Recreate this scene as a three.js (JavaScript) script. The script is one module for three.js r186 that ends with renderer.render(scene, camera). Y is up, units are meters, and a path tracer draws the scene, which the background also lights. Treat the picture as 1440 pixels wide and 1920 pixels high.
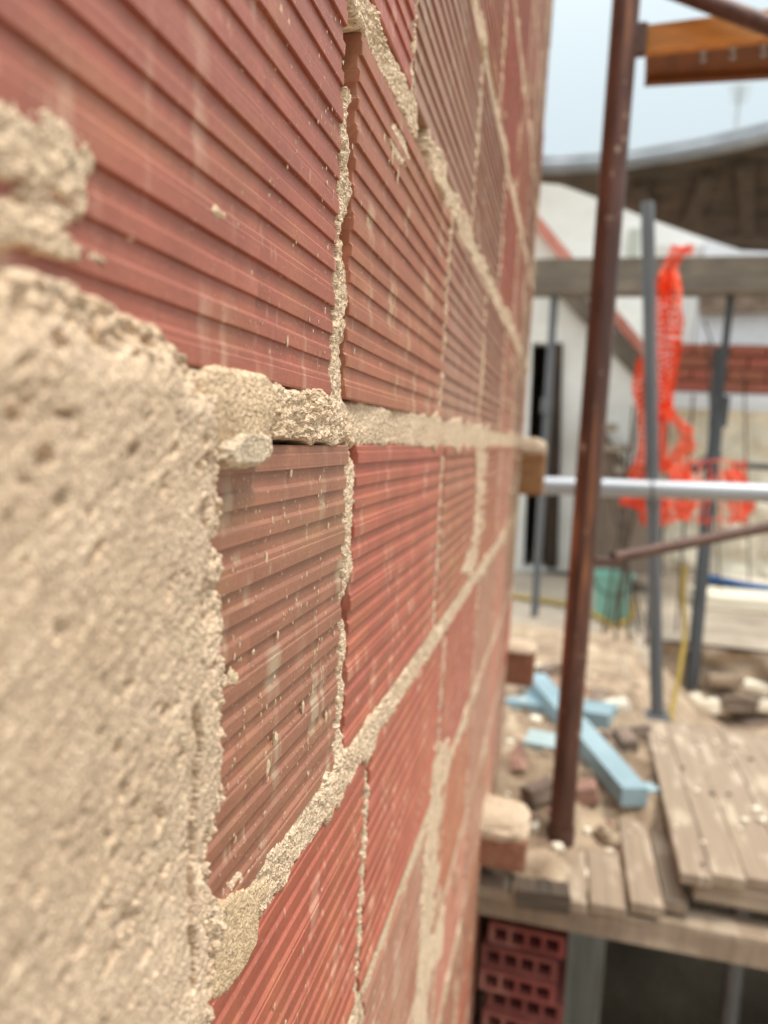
import * as THREE from 'three';
import { RoundedBoxGeometry } from 'three/addons/geometries/RoundedBoxGeometry.js';
import { mergeGeometries } from 'three/addons/utils/BufferGeometryUtils.js';

// ------------------------------------------------------------------ camera
const scene = new THREE.Scene();
const FPX = 1400, CAM = new THREE.Vector3(0.10, 1.05, 0);
const camera = new THREE.PerspectiveCamera(2 * Math.atan(960 / FPX) * 180 / Math.PI, 0.75, 0.02, 900);
// camera axes in the world: the wall runs along -z, y is up (from the vanishing points of the joints and of the poles)
const vDir = new THREE.Vector3(1058 - 720, 960 - 836, -FPX).normalize();
const uDir = new THREE.Vector3(Math.sin(0.075), Math.cos(0.075), 0);
uDir.addScaledVector(vDir, -uDir.dot(vDir)).normalize();
const rDir = new THREE.Vector3().crossVectors(vDir, uDir);
const toWorld = (c) => new THREE.Vector3(rDir.dot(c), uDir.dot(c), -vDir.dot(c));
camera.quaternion.setFromRotationMatrix(new THREE.Matrix4().makeBasis(
  toWorld(new THREE.Vector3(1, 0, 0)), toWorld(new THREE.Vector3(0, 1, 0)), toWorld(new THREE.Vector3(0, 0, 1))));
camera.position.copy(CAM);
camera.focus = 0.302;
camera.userData.fStop = 6.6;

// ------------------------------------------------------------------ renderer, sky, sun
const renderer = new THREE.WebGLRenderer({ antialias: true });
renderer.toneMapping = THREE.LinearToneMapping;
renderer.toneMappingExposure = 1.92;
renderer.shadowMap.enabled = true;
{
  const w = 128, h = 64, d = new Float32Array(w * h * 4);
  for (let j = 0; j < h; j++) for (let i = 0; i < w; i++) {
    const el = Math.max(0, Math.sin(((j + 0.5) / h - 0.5) * Math.PI));     // overcast: brighter towards the zenith
    const k = (j < h / 2) ? 0.39 : 0.40 + 0.02 * el + 1.9 * Math.pow(el, 4), o = (j * w + i) * 4;
    d[o] = k * (0.84 + 0.16 * el * el); d[o + 1] = k; d[o + 2] = k * (1.07 - 0.07 * el * el); d[o + 3] = 1;
  }
  const t = new THREE.DataTexture(d, w, h, THREE.RGBAFormat, THREE.FloatType);
  t.mapping = THREE.EquirectangularReflectionMapping; t.magFilter = THREE.LinearFilter; t.minFilter = THREE.LinearFilter; t.wrapS = THREE.RepeatWrapping; t.needsUpdate = true;
  scene.background = t; scene.environment = t;
}
const sun = new THREE.DirectionalLight(0xfff4e6, 1.3);
sun.position.set(3.4, 9.0, 0.2); sun.target.position.set(0, 0.9, -0.6);
sun.castShadow = true; sun.shadow.radius = 26; sun.shadow.mapSize.set(4096, 4096);
Object.assign(sun.shadow.camera, { left: -6, right: 6, top: 6, bottom: -6, near: 0.5, far: 30 });
scene.add(sun, sun.target);

// ------------------------------------------------------------------ helpers: pixels to places
function ray(px, py) { return toWorld(new THREE.Vector3((px - 720) / FPX, (960 - py) / FPX, -1)); }
function at(px, py, depth) { const r = ray(px, py); return CAM.clone().addScaledVector(r, depth / -r.z); }       // depth: metres along the wall
function onFloor(px, py, y) { const r = ray(px, py); return CAM.clone().addScaledVector(r, (y - CAM.y) / r.y); }
function onWall(px, py, x = 0) { const r = ray(px, py), t = (x - CAM.x) / r.x; return [-r.z * t, r.y * t]; }                   // [metres along the wall, height relative to the lens]

// ------------------------------------------------------------------ helpers: noise
let seed = 7;
const rnd = () => { seed = (seed * 1664525 + 1013904223) >>> 0; return seed / 4294967296; };
const hash = (x, y, k) => { let h = (Math.imul(x, 374761393) + Math.imul(y, 668265263) + Math.imul(k, 2147483647)) | 0; h = Math.imul(h ^ (h >>> 13), 1274126177); h ^= h >>> 16; return (h >>> 0) / 4294967296; };
function vnoise(x, y, k = 0) {                       // value noise, -1..1
  const i = Math.floor(x), j = Math.floor(y), u = x - i, v = y - j, a = u * u * (3 - 2 * u), b = v * v * (3 - 2 * v);
  const p = hash(i, j, k), q = hash(i + 1, j, k), r = hash(i, j + 1, k), s = hash(i + 1, j + 1, k);
  return 2 * (p + (q - p) * a + (r - p) * b + (p - q - r + s) * a * b) - 1;
}
function fbm(x, y, n, k = 0) { let a = 1, t = 0, m = 0; for (let o = 0; o < n; o++) { t += a * vnoise(x, y, k + o * 17); m += a; a *= 0.5; x = x * 2.03 + 11.3; y = y * 2.03 + 4.7; } return t / m; }
function worley(x, y, k = 0) {                       // distance to the nearest of scattered points, 0..~1
  const i = Math.floor(x), j = Math.floor(y); let m = 9;
  for (let b = -1; b <= 1; b++) for (let a = -1; a <= 1; a++) {
    const dx = i + a + hash(i + a, j + b, k) - x, dy = j + b + hash(i + a, j + b, k + 5) - y, d = dx * dx + dy * dy;
    if (d < m) m = d;
  }
  return Math.sqrt(m);
}
const clamp = (x, a = 0, b = 1) => Math.min(b, Math.max(a, x));
const smooth = (a, b, x) => { const t = clamp((x - a) / (b - a)); return t * t * (3 - 2 * t); };
const mix = (a, b, t) => a + (b - a) * t;

// ------------------------------------------------------------------ helpers: textures and materials
function tex(w, h, fn, repeat, srgb = true) {        // fn(x 0..1, y 0..1) -> [r, g, b] 0..255
  const d = new Uint8Array(w * h * 4);
  for (let j = 0; j < h; j++) for (let i = 0; i < w; i++) { const c = fn(i / w, j / h, i, j), o = (j * w + i) * 4; d[o] = clamp(c[0], 0, 255); d[o + 1] = clamp(c[1], 0, 255); d[o + 2] = clamp(c[2], 0, 255); d[o + 3] = 255; }
  const t = new THREE.DataTexture(d, w, h, THREE.RGBAFormat);
  t.wrapS = t.wrapT = THREE.RepeatWrapping; t.magFilter = THREE.LinearFilter; t.minFilter = THREE.LinearMipmapLinearFilter; t.generateMipmaps = true;
  if (srgb) t.colorSpace = THREE.SRGBColorSpace;
  if (repeat) t.repeat.set(repeat[0], repeat[1]);
  t.needsUpdate = true; return t;
}
const mat = (o) => new THREE.MeshStandardMaterial({ roughness: 0.85, metalness: 0, ...o });

// ------------------------------------------------------------------ helpers: naming
const used = {};
function numbered(n) { const k = used[n] = (used[n] ?? -1) + 1; return k ? `${n}_${String(k).padStart(3, '0')}` : n; }
function part(name, g, m, parent) { const o = new THREE.Mesh(g, m); o.name = name; o.castShadow = o.receiveShadow = true; parent.add(o); return o; }
function thing(name, label, category, group) { const o = new THREE.Group(); o.name = numbered(name); o.userData = { label, category, kind: 'thing' }; if (group) o.userData.group = group; scene.add(o); return o; }
function single(name, g, m, label, category, group) { const o = part(numbered(name), g, m, scene); o.userData = { label, category, kind: 'thing' }; if (group) o.userData.group = group; return o; }
function struct(name, g, m) { const o = part(numbered(name), g, m, scene); o.userData = { kind: 'structure' }; return o; }

// ================================================================== THE BRICK WALL
// wall space: s = metres along the wall away from the lens (-z), y = height relative to the lens, x = out of the wall
const wallPt = (s, y, x) => [x, CAM.y + y, -s];
const BH = 0.160;                                    // brick height
const mortarTex = tex(1024, 1024, (x, y, i, j) => {  // sandy lime mortar: grains, a few dark ones
  const g = hash(i >> 1, j >> 1, 3), g2 = hash(i >> 2, j >> 2, 9), f = vnoise(x * 24, y * 24, 4) * 0.5 + vnoise(x * 90, y * 90, 6) * 0.5;
  let k = 1 + 0.24 * (g - 0.5) + 0.24 * (g2 - 0.5) + 0.08 * f;
  if (hash(i >> 2, j >> 2, 31) > 0.962) k *= 0.66; else if (hash(i >> 2, j >> 2, 33) > 0.97) k *= 1.16;
  return [222 * k, 196 * k, 167 * k];
});
const mortarBump = tex(1024, 1024, (x, y, i, j) => { const k = 128 + 70 * vnoise(x * 128, y * 128, 4) + 45 * vnoise(x * 260, y * 260, 8) + 30 * (hash(i >> 1, j >> 1, 3) - 0.5); return [k, k, k]; }, null, false);
for (const t of [mortarTex, mortarBump]) t.repeat.set(1, 1);
const mortarMat = mat({ map: mortarTex, bumpMap: mortarBump, bumpScale: 0.0014, roughness: 0.95, vertexColors: true });

// a sheet of mortar: x = h(s, y); the sheet dives into the solid bricks outside its outline
function relief(ss, ys, h, tint, lateral = 0.0007, k = 0) {
  const n = ss.length, m = ys.length, P = new Float32Array(n * m * 3), C = new Float32Array(n * m * 3), U = new Float32Array(n * m * 2), I = [], X = new Float32Array(n * m);
  for (let j = 0; j < m; j++) for (let i = 0; i < n; i++) {
    const s = ss[i], y = ys[j], o = j * n + i, x = h(s, y); X[o] = x;
    const ds = lateral * (vnoise(s * 420, y * 420, k + 40) + 0.6 * vnoise(s * 900, y * 900, k + 41)), dy = lateral * (vnoise(s * 420, y * 420, k + 44) + 0.6 * vnoise(s * 900, y * 900, k + 45));
    const p = wallPt(s + ds, y + dy, x); P[o * 3] = p[0]; P[o * 3 + 1] = p[1]; P[o * 3 + 2] = p[2];
    const c = tint ? tint(s, y, x) : [1, 1, 1]; C[o * 3] = c[0]; C[o * 3 + 1] = c[1]; C[o * 3 + 2] = c[2];
    U[o * 2] = s / 0.11; U[o * 2 + 1] = y / 0.11;
  }
  const cut = -0.0115;
  for (let j = 0; j < m - 1; j++) for (let i = 0; i < n - 1; i++) {
    const a = j * n + i, b = a + 1, c = a + n, d = c + 1;
    if (X[a] < cut && X[b] < cut && X[c] < cut && X[d] < cut) continue;
    I.push(a, b, d, a, d, c);
  }
  const g = new THREE.BufferGeometry();
  g.setAttribute('position', new THREE.BufferAttribute(P, 3)); g.setAttribute('color', new THREE.BufferAttribute(C, 3)); g.setAttribute('uv', new THREE.BufferAttribute(U, 2));
  g.setIndex(I); g.computeVertexNormals(); return g;
}
const steps = (a, b, d) => { const n = Math.max(2, Math.ceil((b - a) / d)); return Array.from({ length: n + 1 }, (_, i) => a + (b - a) * i / n); };
const growing = (a, b, d, s0) => { const r = []; let s = a; while (s < b) { r.push(s); s += d * Math.max(1, s / s0); } r.push(b); return r; };
// sand crumbs: rounded lumps a few mm across plus finer grit
const crumbs = (s, y, k) => 0.0011 * (0.55 - worley(s * 300, y * 300, k)) * 1.6 + 0.0007 * (0.5 - worley(s * 620, y * 620, k + 3)) * 1.5 + 0.0013 * fbm(s * 90, y * 90, 2, k + 6);
const sandTint = (s, y, k) => { const f = fbm(s * 45, y * 45, 3, k), g = fbm(s * 260, y * 260, 2, k + 7); const v = 0.93 + 0.10 * f + 0.08 * g; return [v, v * (0.985 + 0.02 * f), v * (0.965 + 0.05 * f)]; };

const wall = thing('brick_wall', 'wall of ribbed red hollow bricks with ragged sandy mortar joints, partly rendered', 'wall');

// ---- bricks: a ribbed face (13 ribs, every third one wide and stepped), solid behind
function brickProfile(kind) {                        // list of [height from brick bottom, depth]
  const big = 0.0092, small = 0.0062, gap = (BH - 5 * big - 8 * small) / 12, d = -0.0013, lip = -0.00118, p = [];
  let y = BH;
  for (let i = 0; i < 13; i++) {
    const w = i % 3 ? small : big, t = y, b = y - w, x1 = 0.00002 * ((i * 7 + kind * 3) % 5);
    if (i) p.push([t, lip], [t - 0.0009, -0.00028], [t - 0.0014, x1]);
    else p.push([t, -0.09], [t, -0.0006], [t - 0.0006, x1]);
    if (!(i % 3)) p.push([t - 0.0031, x1], [t - 0.0034, x1 + 0.00035], [t - 0.0038, x1 + 0.0005]);
    const x2 = (i % 3) ? x1 : x1 + 0.0005;
    if (i < 12) p.push([b + 0.0003, x2], [b + 0.00005, x2 - 0.0003], [b + 0.0002, d]); else p.push([b + 0.0008, x2], [b, x2 - 0.0008], [b, -0.09]);
    y = b - gap;
  }
  return p;
}
const profiles = [brickProfile(0), brickProfile(1)];
function brickGeo(s0, s1, y0, k, fine) {
  const prof = profiles[k & 1], n = prof.length, L = s1 - s0, P = [], U = [], uo = hash(k, 1, 2) * 7, vo = hash(k, 2, 2) * 7;
  const off = fine ? 0.0006 * (hash(k, 3, 3) - 0.5) : 0.0022 * (hash(k, 3, 3) - 0.5), tilt = 0.004 * (hash(k, 4, 4) - 0.5), yaw = 0.006 * (hash(k, 5, 4) - 0.5);
  const segs = fine ? [0, 0.0007, ...Array.from({ length: 9 }, (_, i) => L * (i + 1) / 10), L - 0.0007, L] : [0, 0.001, L / 2, L - 0.001, L];
  const ring = segs.map((t, r) => prof.map(([y, x], i) => {
    const end = r === 0 || r === segs.length - 1, edge = end || r === 1 || r === segs.length - 2;
    const chip = edge ? (0.0005 * vnoise(y * 200, k * 3 + (t > L / 2 ? 1 : 0), 8) + 0.00025 * vnoise(y * 900, k, 9)) : 0;
    const wob = 0.00022 * vnoise(t * 30, k * 1.7 + y * 8, 10);
    const X = x + (x > -0.05 ? off + tilt * (y - BH / 2) + yaw * (t - L / 2) - (end ? 0.00035 + 0.0006 * Math.max(0, vnoise(y * 240, k + 4, 12)) : 0) : 0);
    return [s0 + t + chip, y0 + y + wob, X];
  }));
  const tri = (...v) => { for (const [s, y, x] of v) { P.push(...wallPt(s, y, x)); U.push((s + x) / 0.4 + uo, (y - x) / 0.2 + vo); } };
  for (let r = 0; r < segs.length - 1; r++) for (let i = 0; i < n - 1; i++) {
    const a = ring[r][i], b = ring[r + 1][i], c = ring[r][i + 1], d = ring[r + 1][i + 1];
    tri(a, c, d); tri(a, d, b);
  }
  for (const [R, f] of [[ring[0], 1], [ring[segs.length - 1], 0]]) for (let i = 0; i < n - 1; i++) {
    const a = R[i], c = R[i + 1], a2 = [a[0], a[1], -0.09], c2 = [c[0], c[1], -0.09];
    if (f) { tri(a, a2, c2); tri(a, c2, c); } else { tri(a, c2, a2); tri(a, c, c2); }
  }
  const f0 = ring[0][0], f1 = ring[segs.length - 1][0], g0 = ring[0][n - 1], g1 = ring[segs.length - 1][n - 1];
  tri(f0, g1, g0); tri(f0, f1, g1);
  const g = new THREE.BufferGeometry();
  g.setAttribute('position', new THREE.Float32BufferAttribute(P, 3)); g.setAttribute('uv', new THREE.Float32BufferAttribute(U, 2)); g.computeVertexNormals();
  return g;
}
// fired clay: blotches of ochre, drag lines along the extrusion, films of dust with streaky outlines, pores and specks
const clay = [0, 1, 2].map((q) => tex(2048, 1024, (x, y, i, j) => {
  const X = x * 0.4, Y = y * 0.2;
  const blot = smooth(0.0, 0.75, fbm(X * 26, Y * 55, 3, 50 + q * 40) + 0.12), drag = vnoise(X * 9, Y * 2600, 60 + q) * 0.55 + vnoise(X * 30, Y * 900, 61 + q) * 0.45;
  let r = 163, g = 95, b = 76;
  r = mix(r, 166, blot * 0.65); g = mix(g, 106, blot * 0.65); b = mix(b, 78, blot * 0.65);
  const k = 1 + 0.035 * drag + 0.035 * vnoise(X * 700, Y * 700, 62) + 0.05 * vnoise(X * 60, Y * 60, 63); r *= k; g *= k; b *= k;
  // dust wiped on in upright strokes
  let dust = smooth(0.25, 0.95, vnoise(X * 210, Y * 22, 70 + q * 9) * 0.6 + fbm(X * 40, Y * 30, 3, 71 + q * 9)) * 0.75;
  dust += 0.7 * smooth(0.55, 0.85, vnoise(X * 520, Y * 60, 73 + q) * 0.55 + vnoise(X * 70, Y * 110, 74 + q) * 0.5);
  if (q === 2) dust = dust * 1.3 + 0.32 + 0.25 * fbm(X * 18, Y * 18, 2, 78);
  dust = clamp(dust * (0.75 + 0.4 * hash(i >> 1, j >> 1, 77)), 0, 0.75);
  r = mix(r, 196, dust); g = mix(g, 158, dust); b = mix(b, 136, dust);
  const h = hash(i >> 1, j >> 1, 80 + q); if (h > 0.9975) { r = 216; g = 190; b = 160; } else if (h < 0.0022) { r *= 0.6; g *= 0.55; b *= 0.55; }
  return [r, g, b];
}));
const clayBump = tex(1024, 512, (x, y, i, j) => { const k = 128 + 60 * vnoise(x * 4, y * 512, 60) + 50 * vnoise(x * 280, y * 140, 62) + (hash(i >> 1, j >> 1, 80) < 0.004 ? -90 : 0); return [k, k, k]; }, null, false);
const brickTones = [[0.96, 0.96, 0.96], [0.84, 1.14, 1.1], [1.04, 0.94, 0.92], [0.98, 1.14, 1.02], [0.88, 0.88, 0.88], [1.06, 0.98, 0.98], [1, 1, 1], [0.84, 0.98, 0.96]].map((c, i) =>
  mat({ map: clay[i > 5 ? 2 : i & 1], bumpMap: clayBump, bumpScale: 0.00012, color: new THREE.Color().setRGB(c[0], c[1], c[2]), roughness: 0.46 }));
// courses: bottom of the brick (relative to the lens) and where its upright joints lie (near edge, far edge)
const PITCH = 0.1815;
const courses = [];
for (let c = -8; c <= 6; c++) {
  const y0 = c >= 1 ? 0.0165 + (c - 1) * PITCH : -0.165 + c * PITCH;
  let J;
  if (c === 1) J = [[0.019, 0.033], [0.3125, 0.3345], [0.603, 0.612]];
  else if (c === 0) J = [[0.05, 0.068], [0.3425, 0.3615], [0.632, 0.645], [0.915, 0.952]];
  else if (c === -1) J = [[0.128, 0.145], [0.413, 0.424], [0.708, 0.722]];
  else if (c === 2) J = [[0.146, 0.16], [0.438, 0.447], [0.73, 0.742]];
  else if (c === -2) J = [[0.14, 0.15], [0.428, 0.442], [0.715, 0.748]];
  else if (c === 3) J = [[0.03, 0.04], [0.32, 0.332], [0.61, 0.62], [0.895, 0.908], [1.185, 1.225]];
  else { const o = 0.1 + 0.17 * hash(c, 1, 90); J = [[o, o + 0.013], [o + 0.288, o + 0.301]]; }
  while (J[0][0] > -0.3) J.unshift([J[0][0] - 0.289, J[0][0] - 0.276]);
  while (J[J.length - 1][1] < 1.62) { const e = J[J.length - 1][1] + 0.278; J.push([e, e + 0.010 + 0.006 * hash(c, J.length, 91)]); }
  const end = 1.865 + 0.03 * (hash(c, 9, 92) - 0.5);
  courses.push({ c, y0, J, end });
}
const toneOf = { '1,2': 0, '1,3': 3, '0,1': 1, '0,2': 2, '0,3': 5, '-1,1': 2, '-1,2': 4, '2,2': 5 };
for (const { c, y0, J, end } of courses) {
  for (let i = 0; i < J.length; i++) {
    const s0 = J[i][1], s1 = i + 1 < J.length ? J[i + 1][0] : end;
    if (s1 - s0 < 0.05) continue;
    const k = (c + 20) * 31 + i, near = s0 < 0.6 && Math.abs(c) < 3;
    const tone = (c === 2 && s0 > 0.4 && s0 < 0.6) || (c === 1 && s0 > 0.6 && s0 < 0.7) ? 7 : c === 1 && s0 < 0.2 ? 0 : c === 1 && s0 < 0.5 ? 3 : c === 0 && s0 < 0.2 ? 1 : c === 0 && s0 < 0.5 ? 2 : c === -1 && s0 < 0.6 ? 2 : c === 2 && s0 < 0.3 ? 5 : (hash(c, i, 96) < 0.25 + 0.5 * smooth(0.6, 1.3, s0) ? 6 + (i & 1) : Math.floor(hash(c, i, 95) * 6));
    const o = part('brick', brickGeo(s0, s1, y0, k, near), brickTones[tone], wall);
    if (c === 0 && s0 > 0.3 && s0 < 0.5) o.userData.label = 'deep red ribbed brick with white dust streaks';
  }
}
// ---- the mortar core behind the faces
{
  const y0 = courses[0].y0 - 0.02, y1 = courses[courses.length - 1].y0 + BH + 0.02;
  const g = new THREE.BoxGeometry(0.075, y1 - y0, 1.86 + 0.35); g.translate(-0.0585, CAM.y + (y0 + y1) / 2, -(1.86 - 0.35) / 2);
  const c = new Float32Array(g.attributes.position.count * 3).fill(0.9); g.setAttribute('color', new THREE.BufferAttribute(c, 3));
  part('mortar_core', g, mortarMat, wall);
}
// ---- bed joints
const pt = (px, py, x = 0) => onWall(px, py, x);
for (let b = 1; b < courses.length; b++) {
  const lo = courses[b - 1].y0 + BH, hi = courses[b].y0, c = courses[b].c, k = b * 13, key = Math.abs(c - 0.5) < 2;
  const s0 = key ? 0.10 : 0.12, d = key ? 0.00055 : 0.0012;
  const ss = growing(s0, 1.88, d, 0.3), ys = steps(lo - 0.011, hi + 0.011, key ? 0.00055 : 0.0013);
  const h = (s, y) => {
    const rough = 0.0016 * fbm(s * 60, y * 60, 3, k) + 0.0009 * vnoise(s * 500, y * 500, k + 2);
    let e = Math.min(y - lo, hi - y) + rough * 1.3;
    const smear = smooth(0.18, 0.5, fbm(s * 14, c * 3.1, 3, k + 5));            // stretches where mortar is pressed over the arrises
    e += 0.006 * smear * (0.35 + 0.65 * vnoise(s * 110, y * 60, k + 8)) + 0.0012 + 0.002 * smooth(0.35, 0.7, s);
    let f = -0.0011 + 0.0026 * fbm(s * 22, y * 8 + c, 2, k + 3) + 0.0022 * smear;
    let cr = 1;
    if (c === 1) {                                                              // the thick bed at eye level
      f += 0.0014 * smooth(0.2, 0.24, s) * (1 - smooth(0.31, 0.34, s)) + 0.0006 * smooth(0.33, 0.36, s);
      cr = 1.5 - 1.05 * smooth(0.33, 0.40, s);
      e += 0.0012 * smooth(0.34, 0.36, s);
      e -= 0.007 * smooth(0.235, 0.245, s) * (1 - smooth(0.278, 0.287, s)) * (1 - smooth(lo + 0.0008, lo + 0.0026, y));
    }
    if (c === 0) { f += 0.0008; cr = 0.95; }
    if (c === 2) { e -= 0.03 * smooth(0.455, 0.459, s) * (1 - smooth(0.487, 0.492, s)); f += 0.001; cr = 1.3; }
    f += cr * (0.45 + 0.9 * smooth(-0.3, 0.4, fbm(s * 30, y * 50, 2, k + 14))) * crumbs(s, y, k + 11);
    const in0 = smooth(-0.0004, 0.0018, e);
    return mix(-0.013, f - (0.0022 - 0.0014 * smear) * (1 - smooth(0.0006, 0.004, e)), in0);
  };
  part('mortar_bed', relief(ss, ys, h, (s, y) => sandTint(s, y, k), 0.0006, k), mortarMat, wall);
}
// ---- upright joints, half filled: the bare end of the next brick shows beside the mortar
for (const { c, y0, J } of courses) J.forEach(([a, b], i) => {
  if (a < 0.1 || a > 1.8) return;
  const k = (c + 30) * 57 + i * 5, near = a < 0.5 && Math.abs(c - 0.2) < 2, w = b - a;
  const ss = steps(a - 0.005, b + 0.005, near ? 0.0005 : 0.0013), ys = steps(y0 - 0.012, y0 + BH + 0.012, near ? 0.0006 : 0.0018);
  const h = (s, y) => {
    const t = (y - y0) / BH;
    let fill = 0.72 + 0.5 * fbm(y * 45, k, 3, k) + 0.25 * vnoise(y * 160, k, k + 1);
    if (c === 1 && near) fill = t > 0.80 ? -0.5 : mix(0.95, 0.55, smooth(0.2, 0.85, t)) + 0.2 * vnoise(y * 130, 1, 5) - 0.75 * Math.exp(-Math.pow((t - 0.425) / 0.045, 2)) + 0.25 * Math.exp(-Math.pow((t - 0.53) / 0.03, 2));
    if (c === 0 && near) fill = 0.97 + 0.1 * vnoise(y * 110, 3, 7) - 0.75 * smooth(0.94, 0.97, t) - (0.42 + 0.2 * vnoise(y * 90, 5, 9)) * (1 - smooth(0.56, 0.66, t)) * smooth(0.06, 0.12, t) - 0.4 * Math.exp(-Math.pow((t - 0.5) / 0.04, 2));
    if (c === -2 && a > 0.6 && a < 0.8) fill = t > 0.35 && t < 0.7 ? -0.3 : 0.85;
    if (c === 0 && a > 0.9 && a < 1) fill = t > 0.28 && t < 0.72 + 0.05 * vnoise(s * 200, 1, 4) ? -0.3 : 1.1;
    if (c === 3 && a > 1.1 && a < 1.3) fill = (t > 0.62 && t < 0.9) || (t > 0.12 && t < 0.38) ? -0.3 : 1.1;
    let e = Math.min(s - a + 0.0008, a + clamp(fill, -0.5, 1.12) * w - s) + 0.0008 * vnoise(s * 450, y * 450, k + 2) + 0.0007 * vnoise(s * 150, y * 150, k + 3);
    const f = 0.0007 + 0.0012 * fbm(y * 60, s * 40, 2, k + 4) + 0.8 * crumbs(s, y, k + 11) - 0.08 * Math.max(0, s - a);
    return mix(-0.0135, f - 0.0018 * (1 - smooth(0.0008, 0.0035, e)), smooth(-0.0003, 0.0014, e));
  };
  part('mortar_joint', relief(ss, ys, h, (s, y) => sandTint(s, y, k), 0.0006, k), mortarMat, wall);
});
// ---- sheets of mortar with an outline read off the wall
function outline(list, x0 = 0) {
  const q = list.map(([x, y]) => pt(x, y, x0));
  return (s, y) => {                                  // signed distance, positive inside
    let d = 1e9, w = false;
    for (let i = 0, j = q.length - 1; i < q.length; j = i++) {
      const [ax, ay] = q[j], [bx, by] = q[i], ex = bx - ax, ey = by - ay, t = clamp(((s - ax) * ex + (y - ay) * ey) / (ex * ex + ey * ey)), dx = s - ax - ex * t, dy = y - ay - ey * t;
      d = Math.min(d, dx * dx + dy * dy);
      if ((by > y) !== (ay > y) && s < (ax - bx) * (y - by) / (ay - by) + bx) w = !w;
    }
    return (w ? 1 : -1) * Math.sqrt(d);
  };
}
function lineDist(list) { const q = list.map(([x, y]) => pt(x, y, 0.006)); return (s, y) => { let d = 1e9; for (let i = 1; i < q.length; i++) { const [ax, ay] = q[i - 1], [bx, by] = q[i], ex = bx - ax, ey = by - ay, t = clamp(((s - ax) * ex + (y - ay) * ey) / (ex * ex + ey * ey)); d = Math.min(d, Math.hypot(s - ax - ex * t, y - ay - ey * t)); } return d; }; }
{ // the render coat
  const edgePx = [[8, 505], [60, 500], [100, 512], [150, 535], [215, 560], [262, 590], [300, 598], [340, 640], [362, 680], [400, 700], [412, 740], [405, 800], [408, 850], [400, 900], [412, 960], [398, 1010], [418, 1060], [396, 1100], [410, 1150], [412, 1250], [430, 1268], [412, 1300], [410, 1400], [408, 1460], [406, 1500], [395, 1530], [408, 1555], [380, 1590], [400, 1620], [392, 1660], [408, 1700], [402, 1760], [396, 1830], [385, 1900], [378, 1990], [360, 2150]];
  const E = edgePx.map(([x, y]) => pt(x, y, 0.002)), yTop = E[0][1], yBot = E[E.length - 1][1];
  const q = [...E, [-0.3, yBot], [-0.3, yTop]];
  const sd = (s, y) => { let d = 1e9, w = false; for (let i = 0, j = q.length - 1; i < q.length; j = i++) { const [ax, ay] = q[j], [bx, by] = q[i], ex = bx - ax, ey = by - ay, t = clamp(((s - ax) * ex + (y - ay) * ey) / (ex * ex + ey * ey)), dx = s - ax - ex * t, dy = y - ay - ey * t; if (i) d = Math.min(d, dx * dx + dy * dy); if ((by > y) !== (ay > y) && s < (ax - bx) * (y - by) / (ay - by) + bx) w = !w; } return (w ? 1 : -1) * Math.sqrt(d); };
  const crack = lineDist([[352, 1330], [362, 1390], [354, 1440], [352, 1500], [344, 1545], [350, 1590], [343, 1640], [348, 1690], [344, 1740], [350, 1790], [346, 1850]]);
  const pits = [[303, 1335, 5], [288, 1320, 3], [236, 1285, 4], [210, 1395, 3], [185, 1370, 3], [205, 1597, 3], [255, 1610, 2], [300, 1625, 2.5], [122, 775, 4], [25, 780, 4], [78, 860, 4], [30, 905, 3], [175, 1030, 3.5], [310, 650, 5], [205, 640, 4], [120, 640, 3], [25, 1790, 3], [245, 845, 3], [400, 1315, 3], [396, 1250, 4]].map(([x, y, r]) => [...pt(x, y, 0.007), r * 0.0006]);
  const h = (s, y) => {
    const d = sd(s, y) + 0.0016 * fbm(s * 120, y * 120, 3, 300) + 0.0007 * vnoise(s * 700, y * 700, 303);
    const brk = 1 - smooth(0.004, 0.019, d + 0.004 * vnoise(s * 60, y * 60, 305));       // the broken margin
    const rg = 0.35 + 1.0 * smooth(-0.25, 0.45, fbm(s * 24, y * 16, 3, 309));            // floated smooth here, left open there
    const ru = s * 0.86 + y * 0.5, rv = y * 0.86 - s * 0.5;                            // dragged by the float, slantwise
    let f = 0.0082 + 0.0007 * fbm(s * 14, y * 14, 2, 306) + 0.0003 * fbm(ru * 60, rv * 110, 3, 307) + rg * (0.0006 * fbm(ru * 260, rv * 430, 2, 308) + 0.0005 * (0.5 - worley(s * 600, y * 600, 310))) + 0.00025 * vnoise(ru * 40, rv * 620, 311);
    f += brk * (-0.0050 + 1.7 * crumbs(s, y, 312) + 0.0030 * fbm(s * 150, y * 60, 3, 313));
    const pit = fbm(ru * 200, rv * 330, 3, 320) + 0.35 * fbm(s * 22, y * 22, 2, 321); f -= 0.0018 * smooth(0.46, 0.72, pit);
    for (const [a, b, r] of pits) { const q2 = Math.hypot((s - a) * 0.75, y - b) + 0.0016 * fbm(s * 330, y * 330, 2, 322); if (q2 < r * 2) f -= 0.0036 * (1 - smooth(r * 0.2, r * 1.0, q2)); }
    const ck = crack(s, y) + 0.0007 * vnoise(s * 300, y * 300, 325); f -= 0.0070 * (1 - smooth(0.0007, 0.0020, ck));
    return mix(-0.013, f - 0.002 * (1 - smooth(0.0005, 0.003, d)), smooth(-0.0005, 0.0012, d));
  };
  const tint = (s, y) => { const c = sandTint(s, y, 330), v = 0.95 + 0.12 * fbm(s * 16, y * 22, 3, 331) - 0.08 * smooth(0.3, 0.6, fbm(s * 60, y * 80, 3, 334)); return [c[0] * v, c[1] * v * 0.99, c[2] * v * 0.99]; };
  const g1 = relief(steps(0.07, 0.232, 0.00062), steps(yBot + 0.02, yTop + 0.012, 0.00062), h, tint, 0.00045, 300);
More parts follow.
